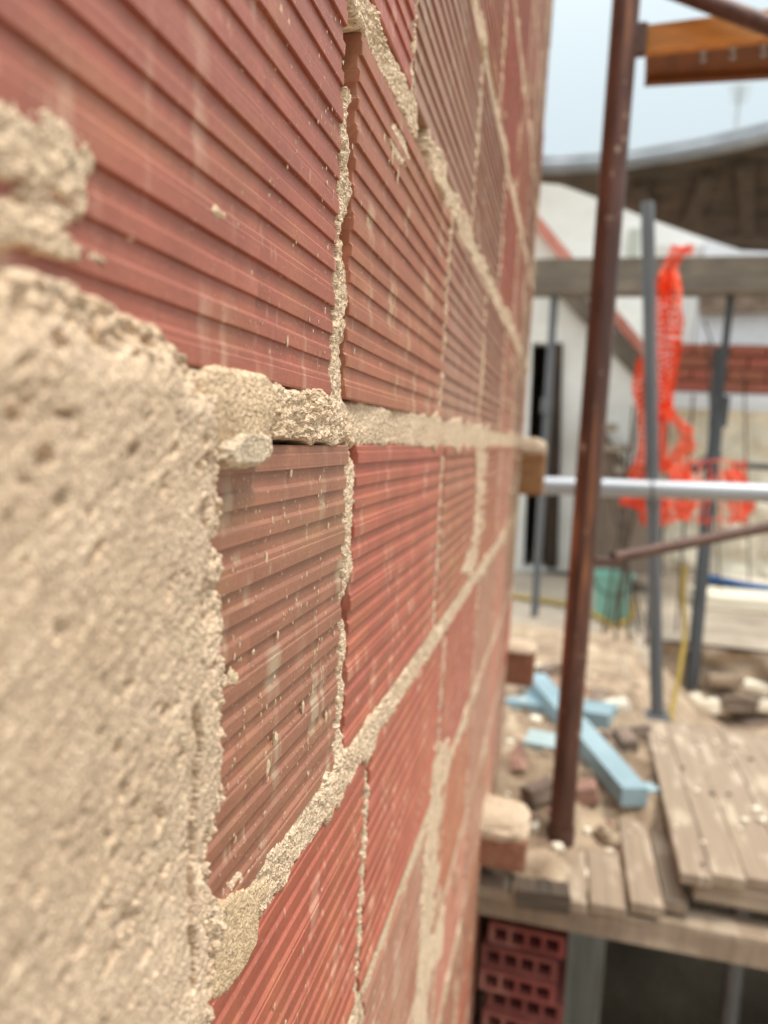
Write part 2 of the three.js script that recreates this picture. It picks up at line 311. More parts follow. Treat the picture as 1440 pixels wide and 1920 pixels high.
  const g2 = relief(steps(-0.28, 0.07, 0.004), steps(yBot + 0.02, yTop + 0.012, 0.002), h, tint, 0, 300);
  part('render_coat', mergeGeometries([g1, g2]), mortarMat, wall);
}
function patch(name, px, thick, k, opt = {}) {
  const sd = outline(px, thick), q = px.map(([x, y]) => pt(x, y, thick)), S = q.map((a) => a[0]), Y = q.map((a) => a[1]);
  const ragged = opt.ragged ?? 0;
  const h = (s, y) => {
    const d = sd(s, y) + ragged * fbm(s * 70, y * 110, 3, k + 9) + 0.0013 * fbm(s * 130, y * 130, 3, k) + 0.0005 * vnoise(s * 700, y * 700, k + 1);
    const f = thick * (0.75 + 0.5 * smooth(0, opt.soft ?? 0.008, d)) + (opt.cr ?? 1) * crumbs(s, y, k + 2) + 0.0012 * fbm(s * 50, y * 50, 2, k + 3);
    return mix(-0.013, f - 0.002 * (1 - smooth(0.0004, 0.003, d)), smooth(-0.0004, 0.0014, d));
  };
  const lift = opt.tint ?? [1, 1, 1];
  const o = part(name, relief(steps(Math.min(...S) - 0.005, Math.max(...S) + 0.005, 0.0006), steps(Math.min(...Y) - 0.005, Math.max(...Y) + 0.005, 0.0006), h, (s, y) => { const c = sandTint(s, y, k); return c.map((v, i) => v * lift[i]); }, 0.0005, k), mortarMat, wall);
  if (opt.label) o.userData.label = opt.label;
}
patch('mortar_patch', [[-90, 95], [0, 120], [60, 165], [115, 205], [178, 262], [190, 310], [178, 340], [190, 395], [240, 425], [288, 446], [235, 442], [180, 425], [150, 430], [95, 380], [30, 345], [-90, 290]], 0.0003, 400, { ragged: 0.004, cr: 0.75 });
patch('mortar_patch', [[-90, 335], [0, 352], [70, 392], [150, 432], [212, 470], [246, 508], [230, 535], [200, 522], [120, 500], [60, 486], [-90, 462]], 0.0003, 420, { ragged: 0.003, cr: 0.7 });
patch('mortar_patch', [[40, 300], [90, 330], [140, 400], [150, 440], [110, 430], [60, 400], [20, 350]], 0.0006, 422, { ragged: 0.004, cr: 0.8 });
patch('mortar_patch', [[420, 662], [450, 668], [480, 678], [478, 684], [440, 678], [420, 668]], 0.0004, 425, { cr: 0.4 });
patch('mortar_smear', [[372, 700], [410, 682], [470, 690], [510, 694], [528, 735], [520, 780], [512, 812], [500, 870], [470, 882], [440, 880], [418, 850], [392, 850], [380, 780]], 0.0042, 430, { cr: 0.3, soft: 0.012, tint: [0.98, 0.96, 0.9] });
patch('mortar_smear', [[424, 826], [452, 800], [488, 798], [508, 812], [510, 850], [498, 874], [470, 890], [438, 884], [418, 862]], 0.0058, 440, { cr: 0.12, soft: 0.003, tint: [0.86, 0.9, 0.92], label: 'smooth grey blob of mortar trowelled over the brick arris' });
patch('mortar_smear', [[400, 1700], [440, 1668], [500, 1640], [520, 1655], [492, 1700], [486, 1765], [455, 1830], [420, 1880], [396, 1890]], 0.0014, 450, { cr: 0.25, tint: [0.93, 0.9, 0.8], label: 'flat trowelled smear of mortar over the bed joint' });
patch('mortar_smear', [[425, 1655], [470, 1615], [540, 1560], [560, 1565], [520, 1620], [470, 1668], [430, 1690]], 0.0003, 455, { cr: 0.5 });
patch('mortar_smear', [[818, 1395], [842, 1385], [836, 1500], [824, 1640], [834, 1700], [830, 1790], [806, 1830], [796, 1960], [772, 1960], [784, 1800], [790, 1700], [796, 1600], [806, 1500]], 0.0004, 460, { ragged: 0.006, cr: 0.8 });
patch('mortar_smear', [[890, 826], [914, 822], [912, 900], [906, 1000], [884, 1085], [866, 1075], [888, 1000], [893, 960], [893, 880]], 0.0004, 470, { ragged: 0.008, cr: 0.8 });
patch('mortar_smear', [[735, 215], [752, 230], [768, 300], [756, 330], [742, 300], [730, 255]], 0.00005, 480, { ragged: 0.008, cr: 0.35 });
{ // splashes of mortar flicked on the faces: a few lumps and a lot of specks
  const g = [], base = new THREE.IcosahedronGeometry(1, 1);
  const blob = (s, y, r, stretch, flat) => {
    const q = base.clone(), p = q.attributes.position, k = Math.floor(s * 9000) + Math.floor(y * 7000);
    for (let i = 0; i < p.count; i++) { const v = [p.getX(i), p.getY(i), p.getZ(i)], n = 0.75 + 0.5 * hash(Math.round(v[0] * 50), Math.round(v[1] * 50) + Math.round(v[2] * 77), k); p.setXYZ(i, Math.max(-0.2, v[0]) * r * flat * n, v[1] * r * stretch * n, v[2] * r * n); }
    q.translate(...wallPt(s, y, 0.0002));
    q.setAttribute('color', new THREE.BufferAttribute(new Float32Array(p.count * 3).fill(0.98), 3)); q.computeVertexNormals(); g.push(q);
  };
  for (const [x, y, r, st] of [[515, 1385, 2.3, 1.3], [500, 1438, 2, 1.6], [457, 1476, 1.3, 1], [497, 1258, 0.8, 1], [474, 1222, 1.0, 1], [520, 1190, 0.9, 2], [567, 1325, 1.2, 2.6], [498, 1050, 1.1, 2.4], [403, 398, 2.2, 0.8], [416, 404, 1.6, 0.7], [610, 1345, 1.3, 2.4], [545, 885, 0.8, 2.6], [538, 640, 0.7, 3], [430, 1266, 2.6, 1], [440, 1272, 1.8, 1.1], [500, 1445, 1.4, 1], [525, 25, 1.0, 3], [540, 48, 0.8, 3], [660, 275, 0.6, 2], [735, 290, 1.4, 4], [745, 330, 1.2, 4], [720, 260, 0.9, 3], [830, 1490, 2, 1.5]]) { const [s, w] = pt(x, y); blob(s, w, r * 0.001, st, 0.45); }
  const dust = (n, f, r0) => { for (let i = 0; i < n; i++) { const [s, y] = f(); blob(s, y, r0 * (0.3 + 0.9 * rnd() * rnd()), 1 + rnd() * 1.4, 0.35); } };
  dust(330, () => [0.215 + 0.125 * rnd(), -0.163 + 0.155 * rnd()], 0.00062);
  dust(90, () => [0.30 + 0.04 * rnd() * rnd(), -0.163 + 0.155 * rnd()], 0.0009);
  dust(130, () => [0.20 + 0.11 * rnd(), 0.018 + 0.15 * Math.pow(rnd(), 1.6)], 0.0005);
  dust(70, () => [0.285 + 0.027 * rnd(), 0.018 + 0.155 * rnd()], 0.0006);
  dust(120, () => [0.34 + 0.25 * rnd(), 0.018 + 0.155 * rnd()], 0.0007);
  dust(90, () => [0.23 + 0.17 * rnd(), -0.19 - 0.15 * rnd()], 0.0008);
  const o = part('mortar_splash', mergeGeometries(g), mat({ color: new THREE.Color().setRGB(0.56, 0.43, 0.28), roughness: 0.95 }), wall); o.userData.kind = 'stuff';
}
// ---- dust and slurry over the far end of the wall
{
  const h = (s, y) => {
    const d = 0.6 * smooth(1.2, 1.85, s) + 0.85 * fbm(s * 6, y * 5, 3, 500) + 0.25 * vnoise(s * 30, y * 30, 503) - 0.62 - (Math.abs(s - 1.24) < 0.03 && y > 0.5 && y < 0.6 ? 2 : 0);
    return mix(-0.014, 0.0015 + 0.002 * fbm(s * 40, y * 40, 3, 504), smooth(-0.02, 0.05, d));
  };
  const o = part('mortar_slurry', relief(steps(0.95, 1.872, 0.0035), steps(-1.30, 1.05, 0.004), h, (s, y) => { const v = 0.66 + 0.2 * fbm(s * 9, y * 9, 3, 506); return [v, v * 0.88, v * 0.8]; }, 0, 500), mortarMat, wall);
  o.userData.label = 'thin slurry of mortar smeared over the end of the wall';
}
const boxG = (w, h, d, r = 0.004) => new RoundedBoxGeometry(w, h, d, 2, Math.min(r, w / 2.2, h / 2.2, d / 2.2));
// ================================================================== BACKGROUND MATERIALS
const blotch = (c1, c2, fx, fy, k, grain = 0.06) => tex(256, 256, (x, y, i, j) => { const t = clamp(0.5 + 0.75 * fbm(x * fx, y * fy, 4, k)), g = 1 + grain * (hash(i, j, k) - 0.5) * 2; return [0, 1, 2].map((q) => mix(c1[q], c2[q], t) * g); });
const M = {
  rust: mat({ map: blotch([74, 50, 42], [104, 74, 60], 6, 30, 601), roughness: 0.5, metalness: 0.25 }),
  rustPole: mat({ map: tex(256, 1024, (x, y, i, j) => { const a = fbm(x * 4, y * 22, 4, 602), c = smooth(0.15, 0.5, fbm(x * 6, y * 10, 3, 603)), w = smooth(0.5, 0.7, fbm(x * 9, y * 60, 3, 604)), k = 1 + 0.3 * a + 0.1 * (hash(i, j, 5) - 0.5); return [mix(mix(92, 142, c) * k, 190, w * 0.7), mix(mix(62, 92, c) * k, 172, w * 0.7), mix(mix(52, 62, c) * k, 150, w * 0.7)]; }), roughness: 0.38, metalness: 0.35 }),
  zinc: mat({ map: blotch([150, 152, 154], [182, 186, 190], 20, 5, 603), roughness: 0.42, metalness: 0.55 }),
  greySteel: mat({ map: blotch([92, 94, 96], [122, 124, 126], 8, 8, 604), roughness: 0.5, metalness: 0.4 }),
  darkSteel: mat({ map: blotch([58, 60, 62], [84, 84, 84], 8, 8, 605), roughness: 0.55, metalness: 0.4 }),
  rebar: mat({ map: blotch([74, 60, 50], [98, 82, 70], 8, 30, 606), roughness: 0.7, metalness: 0.3 }),
  orangeWood: mat({ map: tex(512, 256, (x, y, i, j) => { const g = vnoise(x * 6, y * 60, 607) * 0.5 + vnoise(x * 20, y * 160, 608) * 0.5, s = smooth(0.35, 0.6, fbm(x * 9, y * 7, 3, 609)); const k = 1 + 0.14 * g; return [mix(190 * k, 208, s * 0.7), mix(120 * k, 172, s * 0.7), mix(40 * k, 124, s * 0.7)]; }), roughness: 0.45 }),
  oldWood: mat({ map: tex(512, 256, (x, y) => { const g = vnoise(x * 5, y * 50, 611) * 0.6 + vnoise(x * 16, y * 140, 612) * 0.4, b = fbm(x * 5, y * 3, 3, 613); const k = 1 + 0.16 * g + 0.16 * b; return [112 * k, 102 * k, 90 * k]; }), roughness: 0.9 }),
  darkWood: mat({ map: tex(256, 256, (x, y) => { const g = vnoise(x * 5, y * 50, 614), b = fbm(x * 4, y * 4, 3, 615); const k = 1 + 0.25 * g + 0.4 * b; return [80 * k, 68 * k, 56 * k]; }), roughness: 0.95 }),  // mottled brown, darker than oldWood; canopy boards, joists and the timber offcut
  orangeDeckShade: mat({ map: blotch([96, 52, 14], [128, 72, 22], 3, 24, 650), roughness: 0.6 }),  // plank orange darkened, underside shade put into the colour
  tanWood: mat({ map: blotch([140, 98, 62], [172, 128, 86], 3, 14, 655), roughness: 0.85 }),
  sheet: mat({ map: blotch([112, 117, 122], [160, 165, 170], 14, 6, 616), roughness: 0.6 }),
  white: mat({ map: blotch([218, 214, 205], [252, 251, 247], 4, 6, 618, 0.03), roughness: 0.9 }),
  whiteCool: mat({ map: blotch([206, 209, 214], [250, 251, 254], 3, 3, 619, 0.03), roughness: 0.9 }),
  concrete: mat({ map: blotch([134, 122, 106], [182, 168, 150], 7, 7, 620, 0.1), roughness: 0.95 }),
  cream: mat({ map: blotch([214, 198, 172], [248, 240, 222], 5, 4, 622), roughness: 0.95 }),
  earth: mat({ map: blotch([132, 112, 94], [186, 166, 142], 7, 5, 623, 0.12), roughness: 1 }),
  stair: mat({ map: blotch([104, 88, 76], [150, 132, 116], 6, 4, 624), roughness: 0.95 }),
  dirt: mat({ map: blotch([122, 102, 82], [184, 164, 138], 9, 9, 625, 0.16), roughness: 1 }),
  foam: mat({ map: blotch([132, 156, 163], [152, 174, 180], 3, 3, 651, 0.08), roughness: 0.8 }),
  foamPale: mat({ map: blotch([150, 166, 166], [178, 192, 190], 3, 3, 652, 0.08), roughness: 0.85 }),
  net: new THREE.MeshPhysicalMaterial({ color: 0xff5a18, roughness: 0.5, transmission: 0.3, thickness: 0, side: THREE.DoubleSide }),
  teal: mat({ color: 0x7fb3a2, roughness: 0.55 }),
  yellow: mat({ color: 0xa88d3c, roughness: 0.6 }),
  blue: mat({ color: 0x2c5f96, roughness: 0.5 }),
  tile: mat({ map: blotch([190, 116, 100], [222, 158, 144], 8, 8, 626), roughness: 0.85 }),
  shard: mat({ map: blotch([140, 104, 90], [176, 140, 122], 8, 8, 654, 0.1), roughness: 0.95 }),
  redBrick: [0, 1, 2].map((i) => mat({ map: blotch([160 - i * 8, 84 + i * 5, 68], [190, 112, 94], 6, 6, 627 + i), roughness: 0.85 })),
  hollow: [0, 1].map((i) => mat({ map: tex(256, 256, (x, y, p, q) => { const d = smooth(0.05, 0.5, fbm(x * 9, y * 9, 4, 631 + i)) * 0.6, k = 1 + 0.12 * fbm(x * 20, y * 20, 3, 635 + i) + 0.08 * (hash(p, q, 6) - 0.5); return [mix((138 - i * 10) * k, 178, d), mix(70 * k, 138, d), mix(62 * k, 120, d)]; }), roughness: 0.88 })),
  doorWood: mat({ map: blotch([42, 30, 22], [66, 48, 34], 4, 20, 634), roughness: 0.8 }),
  plywood: mat({ map: blotch([104, 92, 78], [134, 120, 102], 3, 12, 653), roughness: 0.9 }),
};
const boardTex = [0, 1, 2].map((k) => tex(256, 1024, (x, y, i, j) => { const g = vnoise(x * 34, y * 5, 640 + k) * 0.5 + vnoise(x * 110, y * 16, 643 + k) * 0.5, st = fbm(x * 3, y * 9, 4, 646 + k), d = smooth(0.1, 0.5, st); const q = 1 + 0.10 * g + 0.06 * (hash(i, j, 3) - 0.5); return [mix(148, 176, d) * q, mix(130, 159, d) * q, mix(110, 138, d) * q]; }));
const boardMats = boardTex.map((t) => mat({ map: t, roughness: 0.92 }));

function tubeG(a, b, r, seg = 20, r2 = r) {
  const d = new THREE.Vector3().subVectors(b, a), g = new THREE.CylinderGeometry(r2, r, d.length(), seg, 1);
  g.applyQuaternion(new THREE.Quaternion().setFromUnitVectors(new THREE.Vector3(0, 1, 0), d.clone().normalize())); g.translate((a.x + b.x) / 2, (a.y + b.y) / 2, (a.z + b.z) / 2); return g;
}
function pathG(pts, r, n = 60, seg = 10) { return new THREE.TubeGeometry(new THREE.CatmullRomCurve3(pts), n, r, seg); }
function hexa(c, k = 0.5) {                           // eight corners: four below (a b c d), four above
  const P = [], U = [], f = [[0, 1, 2, 3], [7, 6, 5, 4], [0, 4, 5, 1], [1, 5, 6, 2], [2, 6, 7, 3], [3, 7, 4, 0]];
  const O = c.reduce((s, v) => s.add(v), new THREE.Vector3()).multiplyScalar(1 / 8);
  for (const q of f) {
    let [a, b, e, d] = q.map((i) => c[i]); const n = new THREE.Vector3().crossVectors(b.clone().sub(a), e.clone().sub(a));
    if (n.dot(a.clone().add(e).multiplyScalar(0.5).sub(O)) < 0) [b, d] = [d, b];
    const w = a.distanceTo(b) / k, h = a.distanceTo(d) / k, uv = [[0, 0], [w, 0], [w, h], [0, h]], v = [a, b, e, d];
    for (const i of [0, 1, 2, 0, 2, 3]) { P.push(v[i].x, v[i].y, v[i].z); U.push(...uv[i]); }
  }
  const g = new THREE.BufferGeometry(); g.setAttribute('position', new THREE.Float32BufferAttribute(P, 3)); g.setAttribute('uv', new THREE.Float32BufferAttribute(U, 2)); g.computeVertexNormals(); return g;
}
const V = (x, y, z) => new THREE.Vector3(x, y, z);
// a box between two points on top of its long axis, given width across and thickness down
function barG(a, b, width, thick, k = 0.5) {
  const d = b.clone().sub(a).normalize(), side = V(-d.z, 0, d.x).normalize().multiplyScalar(width / 2), up = new THREE.Vector3().crossVectors(side, d).normalize(); if (up.y < 0) up.negate(); up.multiplyScalar(thick);
  const q = [a.clone().add(side), b.clone().add(side), b.clone().sub(side), a.clone().sub(side)];
  return hexa([...q.map((p) => p.clone().sub(up)), ...q], k);
}
const slab = (pts, y0, y1) => { const s = new THREE.Shape(pts.map(([x, z]) => new THREE.Vector2(x, -z))); const g = new THREE.ExtrudeGeometry(s, { depth: y1 - y0, bevelEnabled: false }); g.rotateX(-Math.PI / 2); g.translate(0, y0, 0); return g; };

const stubMat = mat({ map: clay[2], color: new THREE.Color().setRGB(0.62, 0.6, 0.5), roughness: 0.85 });
// bricks laid across the wall, their ends standing out of its face
for (const [x0, x1, y0, y1, px, cap] of [[955, 1017, 850, 930, 1.84, 0.03], [944, 999, 1228, 1290, 1.84, 0.012], [897, 984, 1580, 1640, 1.36, 0.035]]) {
  const a = at(x1, y1, px), b = at(x1, y0, px), w = a.x + 0.06, h = Math.abs(b.y - a.y);
  const g = boxG(w, h, 0.10, 0.006); g.translate(a.x - w / 2, a.y + h / 2, -px - 0.05);
  if (y0 < 900) part('wood_block', g, M.tanWood, wall).userData.label = 'tan wooden block standing out of the wall face';
  else part('brick', g, stubMat, wall).userData.label = 'brick end standing out of the wall face';
  const c = new THREE.IcosahedronGeometry(1, 4), p = c.attributes.position;
  for (let i = 0; i < p.count; i++) { const v = [p.getX(i), p.getY(i), p.getZ(i)], n = 1 + 0.12 * fbm(v[0] * 3 + px * 7, v[1] * 3 + v[2] * 2, 3, 520); p.setXYZ(i, Math.sign(v[0]) * Math.pow(Math.abs(v[0]), 0.5) * w * 0.52 * n, v[1] * cap * n, Math.sign(v[2]) * Math.pow(Math.abs(v[2]), 0.5) * 0.053 * n); }
  c.setAttribute('color', new THREE.BufferAttribute(new Float32Array(p.count * 3).fill(0.85), 3)); c.computeVertexNormals(); c.translate(a.x - w / 2, a.y + h + cap * 0.25, -px - 0.05);
  part('mortar_cap', c, mortarMat, wall);
}

// ================================================================== GROUND, PIT, BASEMENT
{
  const s = new THREE.Shape([[-300, -300], [300, -300], [300, 300], [-300, 300]].map(([x, y]) => new THREE.Vector2(x, y)));
  s.holes.push(new THREE.Path([[-0.1, -2.5], [2.6, -2.5], [2.6, 4.35], [0.62, 4.35], [0.62, 3.72], [-0.1, 3.72]].map(([x, y]) => new THREE.Vector2(x, y))));
  const g = new THREE.ShapeGeometry(s); g.rotateX(-Math.PI / 2);                 // shape y = -z
  const u = g.attributes.uv; for (let i = 0; i < u.count; i++) u.setXY(i, u.getX(i) / 2.4, u.getY(i) / 2.4);
  struct('ground', g, M.concrete);
  struct('added_floor_slab', new THREE.BoxGeometry(2.7, 0.2, 4.3).translate(1.25, -0.55, 0.35), M.concrete);      // unseen slab, added to keep light out of the basement; carries the brick stack
  struct('pit_floor', new THREE.BoxGeometry(2.9, 0.1, 3.4).translate(1.25, -2.65, -2.95), M.concrete);
  struct('pit_side', new THREE.BoxGeometry(0.2, 2.7, 7).translate(2.71, -1.355, -0.95), M.concrete);
  struct('pit_side', new THREE.BoxGeometry(0.2, 2.7, 2.6).translate(-0.21, -1.355, -3.2), M.concrete);
  struct('pit_side', new THREE.BoxGeometry(3.0, 2.58, 0.2).translate(1.25, -1.30, -4.52), M.concrete);
  // the cut earth of the far side of the pit
  const e = new THREE.PlaneGeometry(2.2, 1.7, 110, 80), p = e.attributes.position;
  for (let i = 0; i < p.count; i++) { const x = p.getX(i), y = p.getY(i); p.setZ(i, 0.07 * fbm(x * 4, y * 7, 4, 700) + 0.05 * (0.5 - worley(x * 5, y * 8, 702))); }
  e.computeVertexNormals(); e.translate(1.62, -0.85, -4.30);
  struct('earth_bank', e, M.earth);
}

// ================================================================== BUILDINGS BEHIND
const polyZ = (px, z, thick, holes) => {               // outline read in the plane of a wall that faces us, given real thickness
  const q = (l) => l.map(([x, y]) => { const p = at(x, y, z); return new THREE.Vector2(p.x, p.y); });
  const s = new THREE.Shape(q(px)); for (const h of holes ?? []) s.holes.push(new THREE.Path(q(h)));
  const g = new THREE.ExtrudeGeometry(s, { depth: thick, bevelEnabled: false }); g.translate(0, 0, -z - thick);
  const u = g.attributes.uv; for (let i = 0; i < u.count; i++) u.setXY(i, u.getX(i) / 2, u.getY(i) / 2);
  return g;
};
{
  const h = thing('white_house', 'white rendered house with a sloping red coping and a dark doorway', 'house');
  const z = 6.2;
  part('wall', polyZ([[800, 1071], [800, 170], [1012, 425], [1207, 660], [1225, 690], [1206, 1071]], z, 0.25, [[[998, 642], [1055, 644], [1045, 1066], [980, 1066]]]), M.white, h);
  part('coping', barG(at(800, 160, z + 0.1), at(1216, 664, z + 0.1), 0.36, 0.07), M.tile, h);
  part('stringer', barG(at(1040, 500, z - 0.03), at(1216, 690, z - 0.03), 0.08, 0.12), M.oldWood, h);
  const x0 = at(960, 800, z).x, x1 = at(1090, 800, z).x, zb = -z - 1.6, t = 0.1;
  part('door_frame', barG(at(1054, 644, z - 0.01), at(1044, 1064, z - 0.01), 0.06, 0.10), M.doorWood, h);
  part('room', mergeGeometries([new THREE.BoxGeometry(x1 - x0, 2.2, t).translate((x0 + x1) / 2, 1.1, zb), new THREE.BoxGeometry(t, 2.2, 1.4).translate(x0, 1.1, -z - 0.95), new THREE.BoxGeometry(t, 2.2, 1.4).translate(x1, 1.1, -z - 0.95), new THREE.BoxGeometry(x1 - x0, t, 1.5).translate((x0 + x1) / 2, 2.25, -z - 0.95)]), M.plywood, h);
  const d = part('door', boxG(0.04, 1.86, 0.7, 0.006).translate(at(1049, 800, z).x - 0.02, 0.95, -z - 0.62), M.doorWood, h); part('handle', boxG(0.03, 0.03, 0.12).translate(at(1049, 800, z).x - 0.06, 0.95, -z - 0.4), M.zinc, d);
}
{
  const h = thing('tall_white_building', 'tall bright white building rising behind the sloping coping', 'building');
  part('wall', new THREE.BoxGeometry(4.6, 4.15, 0.3).translate(-0.6, 2.075, -9.2), M.white, h);
  const w = part('window', new THREE.BoxGeometry(0.12, 0.36, 0.04).translate(at(1188, 460, 9.05).x, at(1188, 460, 9.05).y, -9.04), mat({ color: 0xb9bcae, roughness: 0.7 }), h);
}
{
  const h = thing('low_white_building', 'cool white building with a brown lintel above the red brick parapet', 'building');
  const a = at(1306, 650, 8), b = at(1306, 545, 8);
  part('wall', new THREE.BoxGeometry(5, 3.4, 0.3).translate(a.x + 2.5, 1.7, -8.15), M.whiteCool, h);
  part('wall', new THREE.BoxGeometry(0.5, 3.1, 0.2).translate(a.x - 0.26, 1.55, -8.25), M.white, h);
  part('lintel', barG(at(1312, 556, 7.96), at(1560, 546, 7.96), 0.08, 0.17), M.stair, h);
}
{ // red brick parapet: bricks one by one over a concrete band and an old stone wall
  const h = thing('red_brick_parapet', 'low parapet of red bricks on a pale concrete band', 'parapet');
  const z = 6.9, x0 = at(1262, 690, z).x, yt = at(1350, 645, z).y, yb = at(1350, 738, z).y, n = 4, ch = (yt - yb) / n;
  part('core', new THREE.BoxGeometry(2.6, yt - yb - 0.01, 0.1).translate(x0 + 1.31, (yt + yb) / 2, -z - 0.07), M.concrete, h);
  const len = 0.29;
  const bg = boxG(len - 0.012, ch - 0.016, 0.12, 0.005), half = boxG(len / 2 - 0.012, ch - 0.016, 0.12, 0.005);
  for (let r = 0; r < n; r++) for (let i = 0; i < 9; i++) {
    const odd = r & 1, first = odd && i === 0, o = part('brick', first ? half : bg, M.redBrick[(i * 2 + r) % 3], h);
    o.position.set(x0 + (first ? len / 4 : i * len + (odd ? 0 : len / 2)), yb + (r + 0.5) * ch, -z - 0.01);
  }
  part('concrete_band', boxG(2.7, 0.14, 0.26, 0.01).translate(x0 + 1.33, yb - 0.075, -z - 0.02), M.whiteCool, h);
  const w = new THREE.PlaneGeometry(2.8, yb - 0.14, 160, 80), p = w.attributes.position;
  for (let i = 0; i < p.count; i++) { const x = p.getX(i), y = p.getY(i); p.setZ(i, 0.10 * (0.55 - worley(x * 4.2, y * 5.2, 710)) + 0.03 * fbm(x * 9, y * 9, 3, 711)); }
  w.computeVertexNormals(); w.translate(x0 + 1.35, (yb - 0.14) / 2, -z - 0.02);
  part('stonework', w, M.cream, h).userData.label = 'rough cream stonework below the parapet';
}
// stair flank beside the house
{
  const h = thing('stair_flank', 'brown unfinished stair flank at the foot of the white house', 'stairs');
  part('flank', polyZ([[1090, 1078], [1090, 770], [1126, 795], [1160, 850], [1196, 905], [1240, 985], [1246, 1078]], 5.7, 0.4), M.stair, h);
  for (let i = 0; i < 5; i++) part('step', boxG(0.22, 0.05, 0.5, 0.006).translate(at(1128 + i * 26, 808 + i * 40, 5.7).x, at(1128 + i * 26, 800 + i * 41, 5.7).y, -5.88), M.concrete, h);
}
// ================================================================== CANOPY, BEAM, PROPS
{
  const h = thing('canopy_roof', 'grey sheet canopy with a dark mottled brown board underside', 'canopy'), y = CAM.y + 1.72;
  const F = ([x, py]) => { const p = onFloor(x, py, y); return [p.x, p.z]; };
  const near = [[960, 329], [1030, 328], [1150, 321], [1300, 299], [1440, 270], [1640, 214]], far = [[1640, 476], [1440, 472], [1390, 470], [1300, 440], [1200, 404], [1110, 368], [1052, 347], [960, 338]];
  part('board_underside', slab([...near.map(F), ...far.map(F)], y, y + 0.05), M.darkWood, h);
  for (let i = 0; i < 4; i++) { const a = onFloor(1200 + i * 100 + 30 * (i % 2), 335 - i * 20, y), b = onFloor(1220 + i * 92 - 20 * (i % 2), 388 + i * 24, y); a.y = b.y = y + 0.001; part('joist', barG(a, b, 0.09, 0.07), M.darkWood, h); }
  const lip = near.map(([x, py]) => { const p = onFloor(x, py, y); return p; });
  part('sheet', pathG(lip.map((p) => V(p.x, y + 0.042, p.z + 0.01)), 0.042, 60, 14), M.sheet, h);
  part('sheet', pathG(lip.map((p) => V(p.x, y + 0.115, p.z - 0.08)), 0.036, 60, 14), M.sheet, h);
  part('sheet', slab([...near.map(F).map(([x, z]) => [x, z - 0.08]), ...far.map(F)], y + 0.06, y + 0.14), M.sheet, h);
}
single('wooden_beam', barG(at(985, 490, 4.6).setY(at(1220, 491, 4.6).y), at(1640, 491, 4.6).setY(at(1220, 491, 4.6).y + 0.02), 0.16, 0.19, 0.9), M.oldWood, 'weathered grey timber beam spanning behind the orange netting', 'beam');
{
  const h = thing('steel_prop', 'grey steel prop standing on the plank panel behind the galvanised rail', 'prop');
  const b = onFloor(1232, 1343, 0.27), t = at(1214, 380, -b.z + 0.02);
  part('tube', tubeG(b, t, 0.0185), M.greySteel, h); part('foot_plate', boxG(0.07, 0.008, 0.07).translate(b.x, b.y + 0.004, b.z), M.greySteel, h);
  part('sleeve', tubeG(b.clone().lerp(t, 0.42), b.clone().lerp(t, 0.47), 0.022), M.greySteel, h);
}
{
  const h = thing('steel_prop', 'slim dark prop beside the dark doorway under the timber beam', 'prop'), a = at(1040, 548, 4.6), b = at(1001, 1166, 4.6);
  part('tube', tubeG(V(b.x, 0, b.z), a, 0.023), M.greySteel, h); part('collar', tubeG(at(1026, 745, 4.6), at(1024, 775, 4.6), 0.032), M.greySteel, h);
}
{
  const h = thing('steel_prop', 'dark telescopic prop leaning beside the cream stonework', 'prop');
  part('inner_tube', tubeG(at(1370, 553, 4.62), at(1344, 800, 4.62), 0.021), M.darkSteel, h); part('outer_tube', tubeG(at(1347, 755, 4.62), at(1296, 1290, 4.25), 0.036), M.darkSteel, h);
  part('collar', tubeG(at(1352, 742, 4.62), at(1345, 800, 4.62), 0.05), M.darkSteel, h); part('handle', tubeG(at(1300, 880, 4.5), at(1345, 850, 4.6), 0.03), M.darkSteel, h);
}
single('steel_prop', tubeG(at(1345, 652, 4.9), at(1318, 1085, 4.9), 0.02), M.darkSteel, 'thin dark rod standing close to the telescopic prop', 'prop');
{
  const h = thing('guard_rail', 'bright galvanised tube rail crossing behind the brown pole', 'rail'), a = at(985, 909, 2.2), b = at(1440, 925, 2.2), e = b.clone().add(b.clone().sub(a));
  part('tube', tubeG(a, e, 0.0255), M.zinc, h); part('coupler', tubeG(at(1219, 917, 2.2), at(1224, 917, 2.2), 0.0275), M.greySteel, h);
}
// ================================================================== THE BROWN SCAFFOLD
{
  const h = thing('scaffold_pole', 'tall rusty brown scaffold pole standing close to the brick wall', 'pole');
  part('tube', tubeG(V(0.1535, 0.205, -1.59), V(0.1535, 2.7, -1.585), 0.0262, 32), M.rustPole, h);
  part('spigot', tubeG(V(0.1535, 0.20, -1.59), V(0.1535, 0.235, -1.59), 0.030, 24), M.rust, h);
  const c = at(1200, 75, 1.58); part('bracket', boxG(0.022, 0.06, 0.02, 0.004).translate(0.187, c.y + 0.01, -1.6), M.rust, h);
}
single('scaffold_brace', mergeGeometries([tubeG(at(1150, 1046, 1.60), at(1500, 976, 1.9), 0.0125, 18).toNonIndexed(), boxG(0.07, 0.012, 0.024, 0.003).rotateZ(0.06).translate(at(1132, 1052, 1.59).x, at(1132, 1052, 1.59).y, -1.595)]), M.rust, 'thin brown brace tube running level from the brown pole below the rail', 'brace');
single('scaffold_brace', tubeG(at(1180, -50, 1.62), at(1560, 92, 1.5), 0.0165, 18), M.rust, 'brown brace tube slanting down over the orange plank', 'brace');
